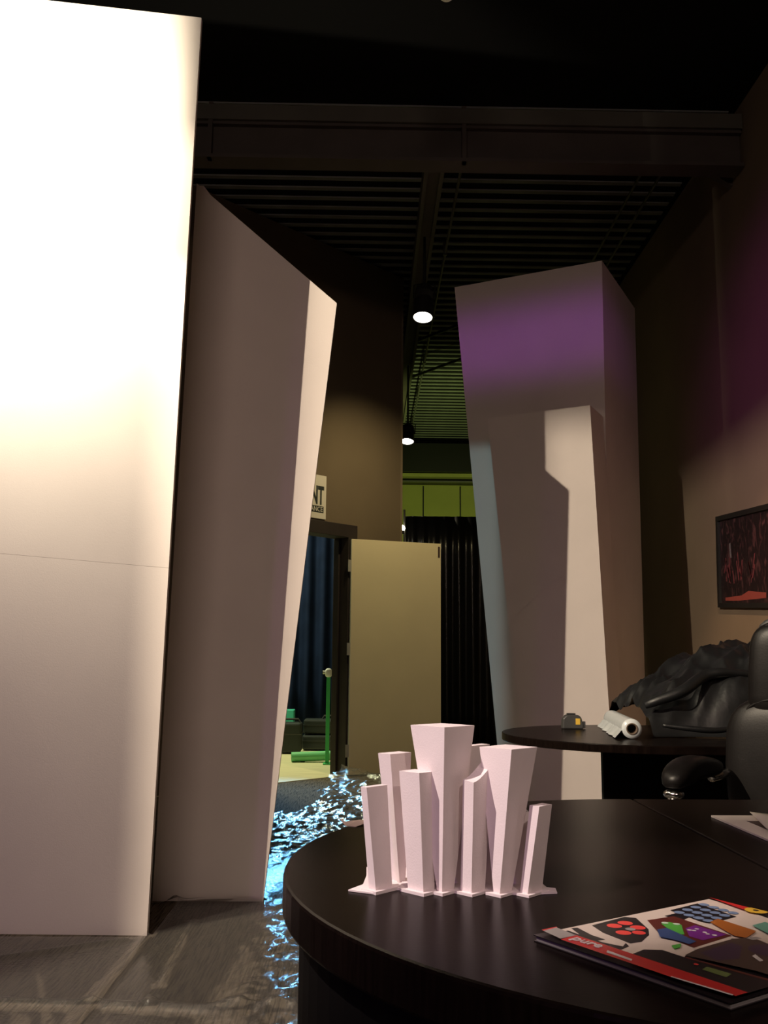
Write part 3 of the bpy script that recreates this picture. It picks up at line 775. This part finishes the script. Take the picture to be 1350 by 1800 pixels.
for k in range(5):
    a = 2 * PI * k / 5
    MB().tube([(0.02 * math.cos(a), .02 * math.sin(a), .115), (0.29 * math.cos(a), .29 * math.sin(a), .075)], [.03, .018], 8).build('base_leg', 'black', ch)
    MB().lathe([(0, -.022), (.026, -.02), (.027, 0), (.026, .02), (0, .022)], (0.295 * math.cos(a), .295 * math.sin(a), .028), (-math.sin(a), math.cos(a), 0), 14).build('caster', 'black', ch)

# ------------------------------------------------------------------ foam model on the desk
BZ = DZ + 0.0035
md = thing('foam_skyline_model', 'pale pink foam scale model of skyline towers on the dark desk', 'model', (0.10, 1.13, DZ))
def cpx(u, v): return (600 + u / 3.375, 1240 + v / 3.375)
def mtower(front_t, left_t, right_t, front_b, left_b, right_b, Yoff=0.0, slope=None, ky=1.0, Yf=None):
    """pixel coords (crop frame) of the front edge and the two outer corners at top and bottom -> diamond prism."""
    fb = atz(*cpx(*front_b), BZ)
    Y = (fb.y if Yf is None else Yf) + Yoff
    FB = aty(*cpx(*front_b), Y); FB.z = BZ - .001
    FT = aty(*cpx(*front_t), Y)
    def corner(px, ref, z):
        # walk out at 45 degrees in plan until the ray's column is met
        d = ray(*cpx(*px)); dx = d.x / d.y; sgn = 1 if px[0] > (front_t[0] if ref is FT else front_b[0]) else -1
        # point = ref + s*(sgn, ky): (ref.x + sgn*s) = dx*(ref.y + ky*s)
        s_ = (dx * ref.y - ref.x) / (sgn - dx * ky)
        return Vector((ref.x + sgn * s_, ref.y + ky * s_, z))
    LT = corner(left_t, FT, FT.z); RT = corner(right_t, FT, FT.z)
    LB = corner(left_b, FB, FB.z); RB = corner(right_b, FB, FB.z)
    if slope:
        RT.z = aty(*cpx(*slope[0]), RT.y).z
    def back(F_, L_, R_):
        return Vector((L_.x + R_.x - F_.x, L_.y + R_.y - F_.y, (L_.z + R_.z - F_.z)))
    BT, BB = back(FT, LT, RT), back(FB, LB, RB)
    lim = 1.235
    for q in (BT, BB):
        if q.y > lim: q.y = lim
    if slope: # scooped top: LT stays low, back and right rise
        mb = MB(); n = 6; prev = None
        botv = [FB, RB, BB, LB]
        rows = []
        for i in range(n + 1):
            u = i / n; e = u ** 1.5 if True else u
            a_ = lerp(FT, RT, u); a_.z = FT.z + (RT.z - FT.z) * e
            c_ = lerp(LT, BT, u); c_.z = FT.z + (RT.z - FT.z) * e + .002
            a2 = lerp(FB, RB, u); c2 = lerp(LB, BB, u); rows.append((a_, c_, a2, c2))
        for (p, q) in zip(rows, rows[1:]):
            mb.hexa([p[2], q[2], q[3], p[3]], [p[0], q[0], q[1], p[1]])
        me = mb.build('tower', 'model', md)
        bm = bmesh.new(); bm.from_mesh(me.data); bmesh.ops.remove_doubles(bm, verts=bm.verts, dist=1e-5)
        seen = {}
        for f_ in bm.faces: seen.setdefault(tuple(sorted(v.index for v in f_.verts)), []).append(f_)
        bmesh.ops.delete(bm, geom=[f_ for l_ in seen.values() if len(l_) > 1 for f_ in l_], context='FACES_ONLY')
        bmesh.ops.recalc_face_normals(bm, faces=bm.faces); bm.to_mesh(me.data); bm.free()
    else:
        MB().loft([FB, RB, BB, LB], [FT, RT, BT, LT]).build('tower', 'model', md)
    return FB, LB, RB, BB
feet = []
feet.append(mtower((150, 487), (115, 483), (272, 478), (205, 1097), (165, 1075), (302, 1085)))                          # A
mtower((290, 290), (218, 278), (415, 285), (345, 1097), (300, 1085), (380, 1085), Yf=1.155)                             # B
feet.append(mtower((462, 402), (343, 385), (555, 402), (487, 1107), (395, 1090), (552, 1090)))                          # C
feet.append(mtower((612, 130), (410, 115), (790, 118), (597, 1105), (570, 1090), (668, 1092), Yoff=0.0))               # D
feet.append(mtower((785, 458), (722, 445), (895, 345), (772, 1110), (707, 1092), (852, 1095), slope=((895, 347),)))     # E
feet.append(mtower((1010, 262), (820, 240), (1162, 245), (940, 1115), (903, 1098), (1012, 1098)))                       # G
feet.append(mtower((1175, 600), (1117, 595), (1250, 595), (1105, 1115), (1060, 1098), (1190, 1092)))                    # H
mtower((740, 243), (690, 240), (880, 241), (745, 1100), (690, 1090), (880, 1090), Yf=1.19)                              # tower at the back
MB().box((0.055, 1.150, BZ - .002), (0.196, 1.236, DZ + .085)).build('back_block', 'model', md)
MB().box((0.002, 1.128, DZ), (0.208, 1.24, BZ - .0012)).build('base_plate', 'model', md)
for k_, (FB, LB, RB, BB) in enumerate(feet):
    c_ = (FB + BB) / 2
    q = [FB + Vector((0, -.008, 0)), RB + Vector((.009, 0.001, 0)), Vector((RB.x, 1.22, 0)), Vector((LB.x, 1.22, 0)), LB + Vector((-.009, 0.001, 0))]
    MB().prism([(p.x, p.y) for p in q], DZ + .00005 * k_, BZ - .00012 * k_).build('base_plate', 'model', md)
hb = feet[-1]; ab = feet[0]
MB().prism([(hb[2].x - .03, hb[0].y + .004), (hb[2].x + .016, hb[2].y - .008), (hb[2].x + .018, hb[2].y + .012), (hb[2].x - .02, hb[2].y + .03)], DZ + .0004, BZ - .0014).build('base_plate', 'model', md)
MB().prism([(ab[0].x - .002, ab[0].y - .006), (ab[1].x - .024, ab[1].y + .001), (ab[1].x - .006, ab[1].y + .03), (ab[0].x + .02, ab[0].y + .02)], DZ + .0004, BZ - .0014).build('base_plate', 'model', md)

# ------------------------------------------------------------------ catalogue on the desk
def P(x, y, z=DZ): return atz(x, y, z)
TH = 0.006
CZ = DZ + TH
g1, g2, g3 = P(938, 1643, CZ), P(1246, 1580, CZ), P(1284, 1763, CZ)
g4 = g2 + g3 - g1
cat = thing('catalogue', 'glossy dark catalogue with colourful gadget cover lying on the desk', 'catalogue', (g1.x, g1.y, DZ))
def quadslab(q, z0, z1, name, m): return MB().prism([(p.x, p.y) for p in q], z0, z1).build(name, m, cat)
def grow(q, k):
    c_ = sum(q, Vector()) / len(q); return [c_ + (p - c_) * k for p in q]
Q = [g1, g3, g4, g2]
cov = mat('black_glossy_cover', (0.014, 0.011, 0.013), 0.25)
quadslab(grow(Q, .999), DZ + .0002, DZ + .0009, 'back_cover', cov)
pg = mat('grey_page_edges', (0.22, 0.20, 0.20), 0.8, stretch=(1, 1, 400), var=0.4, scale=2)
quadslab(grow(Q, .985), DZ + .0009, CZ - .0008, 'pages', pg)
quadslab(Q, CZ - .0008, CZ, 'cover', cov)
COLS = {'cream': (0.60, 0.50, 0.42), 'red': (0.50, 0.02, 0.02), 'dotred': (0.75, 0.06, 0.05), 'dkred': (0.10, 0.02, 0.015), 'padblue': (0.16, 0.22, 0.34), 'grn': (0.08, 0.36, 0.05),
        'pur': (0.16, 0.02, 0.20), 'dkpur': (0.055, 0.03, 0.06), 'yel': (0.70, 0.42, 0.04), 'org': (0.36, 0.11, 0.02), 'teal': (0.12, 0.30, 0.22), 'lcd': (0.12, 0.16, 0.05),
        'grey': (0.30, 0.27, 0.25), 'blu': (0.04, 0.07, 0.18), 'blk': (0.010, 0.008, 0.010), 'pgn': (0.5, 0.62, 0.45), 'lt': (0.62, 0.58, 0.56), 'brn': (0.07, 0.045, 0.035)}
PM = {k: mat('print_' + k, v, 0.3) for k, v in COLS.items()}
# plane basis of the cover so that print is clipped to it
ux = (g3 - g1); uy = (g2 - g1)
def clipc(p):
    r = p - g1; det = ux.x * uy.y - ux.y * uy.x
    a = (r.x * uy.y - r.y * uy.x) / det; b = (ux.x * r.y - ux.y * r.x) / det
    a = min(max(a, .004), .996); b = min(max(b, .004), .996)
    return g1 + ux * a + uy * b
LAY = [0]
def pr(name, m, polys):
    LAY[0] += 1; z = CZ + .00012 * LAY[0]; mb = MB()
    for poly in polys:
        if isinstance(poly[0], (int, float)):        # disc: x, y, r
            c_ = P(poly[0], poly[1], CZ); pts = [clipc(c_ + Vector((math.cos(2 * PI * i / 16), math.sin(2 * PI * i / 16), 0)) * poly[2]) for i in range(16)]
        else:
            pts = [clipc(P(x, y, CZ)) for x, y in poly]
        mb.add([(p.x, p.y, z) for p in pts], [tuple(range(len(pts)))])
    return mb.build(name, PM[m], cat)
pr('print_background', 'cream', [[(983, 1633), (1025, 1624), (1110, 1607), (1247, 1579), (1300, 1596), (1420, 1640), (1440, 1668), (1360, 1672), (1320, 1650), (1286, 1650), (1226, 1672), (1205, 1680), (1203, 1683), (1165, 1674), (1135, 1674), (1105, 1683), (1045, 1660)]])
pr('print_black_bar', 'blk', [[(992, 1638), (998, 1636), (1060, 1657), (1095, 1664), (1100, 1658), (1106, 1664), (1092, 1670), (1070, 1668)], [(1040, 1627), (1098, 1612), (1118, 1614), (1140, 1634), (1141, 1644), (1128, 1656), (1108, 1659), (1088, 1651), (1060, 1640)], [(1004, 1632), (1015, 1631), (1040, 1644), (1064, 1652), (1050, 1654), (1020, 1644)]])
pr('print_pads', 'dotred', [(1080, 1628, .0075), (1099, 1623, .0075), (1121, 1631, .0075), (1096, 1640, .0075), (1123, 1640, .0065)])
pr('print_pad_centre', 'grey', [(1108, 1634, .005)])
pr('print_keypad', 'blk', [[(1178, 1601), (1226, 1589), (1294, 1612), (1272, 1618), (1246, 1624), (1232, 1621)], [(1168, 1611), (1190, 1606), (1212, 1613), (1200, 1618)]])
pr('print_keys', 'padblue', [(1194 + c_ * 14.5 + r_ * 17, 1605 - c_ * 4.6 + r_ * 4.8, .0055) for c_ in range(4) for r_ in range(4)])
pr('print_tablet', 'dkred', [[(1138, 1619), (1184, 1612), (1286, 1646), (1222, 1668), (1160, 1644)]])
pr('print_tablet_edge', 'cream', [[(1220, 1668), (1284, 1648), (1286, 1653), (1224, 1673)]])
pr('print_tablet_purple', 'pur', [[(1205, 1634), (1222, 1628), (1278, 1645), (1236, 1655), (1212, 1648)]])
pr('print_tablet_flowers', 'lt', [(1212, 1637, .0022), (1220, 1638, .0022), (1225, 1635, .0022), (1239, 1641, .0022), (1244, 1644, .002), (1256, 1646, .0025)])
pr('print_figure_green', 'grn', [[(1162, 1626), (1176, 1623), (1198, 1628), (1203, 1645), (1188, 1645)]])
pr('print_leaf_green', 'grn', [[(1180, 1665), (1198, 1661), (1196, 1668), (1186, 1671)]])
pr('print_figure_caps', 'pgn', [(1169, 1625, .0035), (1189, 1627, .0035)])
pr('print_figure_blue', 'blu', [[(1155, 1637), (1172, 1634), (1224, 1658), (1212, 1663), (1185, 1655), (1160, 1650)]])
pr('print_amber_panel', 'org', [[(1248, 1624), (1262, 1618), (1330, 1640), (1312, 1652), (1290, 1648)]])
pr('print_teal_panel', 'teal', [[(1322, 1630), (1345, 1624), (1390, 1640), (1360, 1650)]])
pr('print_top_strip', 'red', [[(1246, 1580), (1262, 1578), (1322, 1600), (1306, 1602)]])
pr('print_yellow_wheel', 'yel', [(1330, 1604, .012)])
pr('print_wheel_hub', 'blk', [(1329, 1604, .003)])
pr('print_mixer', 'brn', [[(1204, 1684), (1226, 1673), (1288, 1655), (1322, 1652), (1370, 1672), (1420, 1690), (1420, 1740), (1330, 1712), (1250, 1694)]])
pr('print_mixer_screen', 'dkpur', [[(1230, 1680), (1285, 1662), (1305, 1668), (1300, 1690), (1262, 1694)], (1352, 1676, .018)])
pr('print_mixer_glint', 'lt', [[(1322, 1686), (1328, 1683), (1342, 1694), (1336, 1696)]])
pr('print_mixer_knob', 'grey', [[(1310, 1654), (1330, 1652), (1340, 1655), (1324, 1658)]])
pr('print_slab_device', 'blk', [[(1104, 1686), (1132, 1675), (1165, 1676), (1210, 1691), (1400, 1745), (1380, 1765), (1328, 1762)]])
pr('print_device_edge', 'dkred', [[(1204, 1690), (1206, 1688), (1400, 1742), (1400, 1746)]])
pr('print_display', 'lcd', [[(1234, 1711), (1243, 1706), (1287, 1719), (1277, 1725)]])
pr('print_led', 'dotred', [(1224, 1702, .0022)])
pr('print_title_bar', 'red', [[(986, 1658), (1012, 1650), (1326, 1756), (1318, 1767), (1200, 1732)]])
pr('print_corner_patch', 'red', [[(952, 1641), (974, 1634), (980, 1637), (956, 1643)]])
pr('print_code_patch', 'grey', [[(955, 1643), (978, 1637), (1013, 1651), (985, 1657)]])
pr('print_small_line', 'lt', [[(1178, 1726), (1180, 1724), (1290, 1757), (1288, 1759)], [(1066, 1682), (1068, 1678), (1112, 1694), (1110, 1697)]])
LAY[0] += 1
tx = ux.normalized()
tdir = (P(1315, 1762, CZ) - P(990, 1656, CZ)); tdir.z = 0; tdir.normalize()
text_part('lettering', 'pure', 0.017, PM['lt'], cat, P(1003, 1659, CZ) + Vector((0, 0, .00012 * LAY[0])), tdir, Vector((-tdir.y, tdir.x, 0)), 'LEFT', 1.05)

# papers at the right
t = thing('white_booklet', 'white paper booklet lying at the right edge of the desk', 'booklet', P(1300, 1455))
q = [Vector((.600, 1.660, 0)), Vector((.815, 1.664, 0)), Vector((.820, 1.385, 0)), Vector((.605, 1.381, 0))]
MB().prism([(p.x, p.y) for p in q], DZ + .0005, DZ + .0035).build('cover', 'paper', t)
MB().prism([(p.x, p.y) for p in [Vector((.638, 1.60, 0)), Vector((.668, 1.60, 0)), Vector((.668, 1.49, 0)), Vector((.638, 1.49, 0))]], DZ + .0036, DZ + .004).build('brown_print', PM['brn'], t)
t = thing('curled_brochure', 'brochure with a dark picture and curled corner lying on the booklet', 'brochure', P(1340, 1445, DZ))
mb = MB()
ua_, va_ = Vector((.97, -.24, 0)), Vector((-.24, -.97, 0))
a_ = Vector((.668, 1.66, 0)); b_ = a_ + ua_ * .15; c_ = b_ + va_ * .21; d_ = a_ + va_ * .21
NN = 8
for i in range(NN + 1):
    for j in range(NN + 1):
        u, v = i / NN, j / NN; p = lerp(lerp(a_, b_, u), lerp(d_, c_, u), v)
        mb.v.append((p.x, p.y, DZ + .006 + .004 * (1 - u) ** 4))
for i in range(NN):
    for j in range(NN):
        k = i * (NN + 1) + j; mb.f.append((k, k + 1, k + NN + 2, k + NN + 1))
o = mb.build('sheet', 'paper', t, smooth=True); so = o.modifiers.new('t', 'SOLIDIFY'); so.thickness = 0.001
mb = MB(); mb.add([(p.x, p.y, DZ + .0075) for p in (a_ + ua_ * .04 + va_ * .012, a_ + ua_ * .14 + va_ * .012, a_ + ua_ * .14 + va_ * .12, a_ + ua_ * .04 + va_ * .12)], [(0, 1, 2, 3)])
mb.build('picture_print', PM['dkpur'], t)
# scrap of paper by the rim
t = thing('paper_scrap', 'folded pale pink paper scrap by the desk rim left of the model', 'paper', P(618, 1449))
a_, b_, c_, d_ = P(596, 1444), P(605, 1450), P(650, 1448), P(636, 1444)
mb = MB(); e0_, e1_ = P(607, 1452), P(625, 1454)
mb.add([(P(595, 1444).x, P(595, 1444).y, DZ + .006), (P(608, 1448).x, P(608, 1448).y, DZ + .004), (e0_.x, e0_.y, DZ + .001), (e1_.x, e1_.y, DZ + .001), (c_.x, c_.y, DZ + .004), (d_.x, d_.y, DZ + .003)], [(0, 1, 2), (1, 5, 4, 3, 2)])
o = mb.build('sheet', 'pinkpaper', t); so = o.modifiers.new('t', 'SOLIDIFY'); so.thickness = 0.0008

# ------------------------------------------------------------------ plastic sheeting on the floor
def sheet():
    x0, x1, y0, y1 = -2.3, 0.55, 1.7, 8.35; st = 0.0125
    NX, NY = int((x1 - x0) / st), int((y1 - y0) / st)
    mb = MB(); idx = {}
    def inside(x, y):
        if -1.66 < x < -0.782 and 3.60 < y < 4.08: return False
        if -0.92 < x < -0.424 - (y - 4.13) * .3 and 4.12 < y < 4.57: return False
        if y < cy + .66 and x > cx - math.sqrt(max(0, 1 - ((y - cy) / .66) ** 2)) * .66: return False
        e = .12 * noise.noise((x * 2.2, y * 2.2, 0)) + .04 * noise.noise((x * 9, y * 9, 3))
        if y + e < 6.35 and not (y > 4.0 and x + e < -2.1): return True
        return x + e > -0.42 + 0.10 * (y - 6.4) and y + e < 8.2 and x < .5
    def seg(x, y, a, b, wd_, h):
        ax_, ay = a; bx, by = b; L2 = (bx - ax_) ** 2 + (by - ay) ** 2
        u = max(0, min(1, ((x - ax_) * (bx - ax_) + (y - ay) * (by - ay)) / L2))
        d = math.hypot(x - ax_ - u * (bx - ax_), y - ay - u * (by - ay)); return h * math.exp(-(d / wd_) ** 2)
    for j in range(NY + 1):
        for i in range(NX + 1):
            x = x0 + st * i; y = y0 + st * j
            if not inside(x, y): continue
            k = min(1, max(0, (x + 0.46 - .04 * (y - 3.5)) / 0.16)); k = k * k * (3 - 2 * k)
            k = max(k, min(1, max(0, (y - 4.6) / .5)))
            rg = 1 - abs(noise.noise((x * 7.5, y * 5.0, 1))) * 2.0
            rg2 = 1 - abs(noise.noise((x * 21, y * 16, 5))) * 2.0
            rg3 = 1 - abs(noise.noise((x * 44, y * 30, 7))) * 2.0
            z = .003 + .0012 * max(0, rg) + k * (.018 * max(0, rg) ** 2 + .009 * max(0, rg2) ** 2 + .006 * max(0, rg3) + .012 * (1 + noise.noise((x * 2, y * 2, 8))))
            z += (1 - k) * .0012 * max(0, math.sin((x * .9 + y * .35) * 40 + 3 * noise.noise((x * 2, y, 3)))) ** 3
            z += seg(x, y, (-.79, 4.1), (-.80, 2.4), .022, .014) + seg(x, y, (-1.3, 2.95), (-.62, 2.9), .02, .018) + seg(x, y, (-.62, 2.9), (-.2, 2.83), .022, .02)
            z += seg(x, y, (-1.3, 3.3), (-.86, 3.55), .02, .012) + seg(x, y, (-.62, 3.1), (-.66, 3.8), .02, .008) + seg(x, y, (-.8, 4.08), (-.45, 4.13), .03, .018)
            if y > 6.3: z += .06 * max(0, noise.noise((x * 3, y * 2.2, 11)) + .3) * min(1, (y - 6.3) * 2)
            if y > 7.5: z += .10 * (y - 7.5) * max(0, .5 + noise.noise((x * 6, y * 5, 2)))
            idx[(i, j)] = len(mb.v); mb.v.append((x, y, z))
    for (i, j), a in idx.items():
        b, c, d = idx.get((i + 1, j)), idx.get((i + 1, j + 1)), idx.get((i, j + 1))
        if None not in (b, c, d): mb.f.append((a, b, c, d))
    return mb
o = sheet().build('plastic_sheet', 'plastic', smooth=True)
tag(o, 'clear crinkled plastic sheeting spread over the carpet', 'plastic sheet')

for o in scene.objects:
    if '_local' in o: del o['_local']
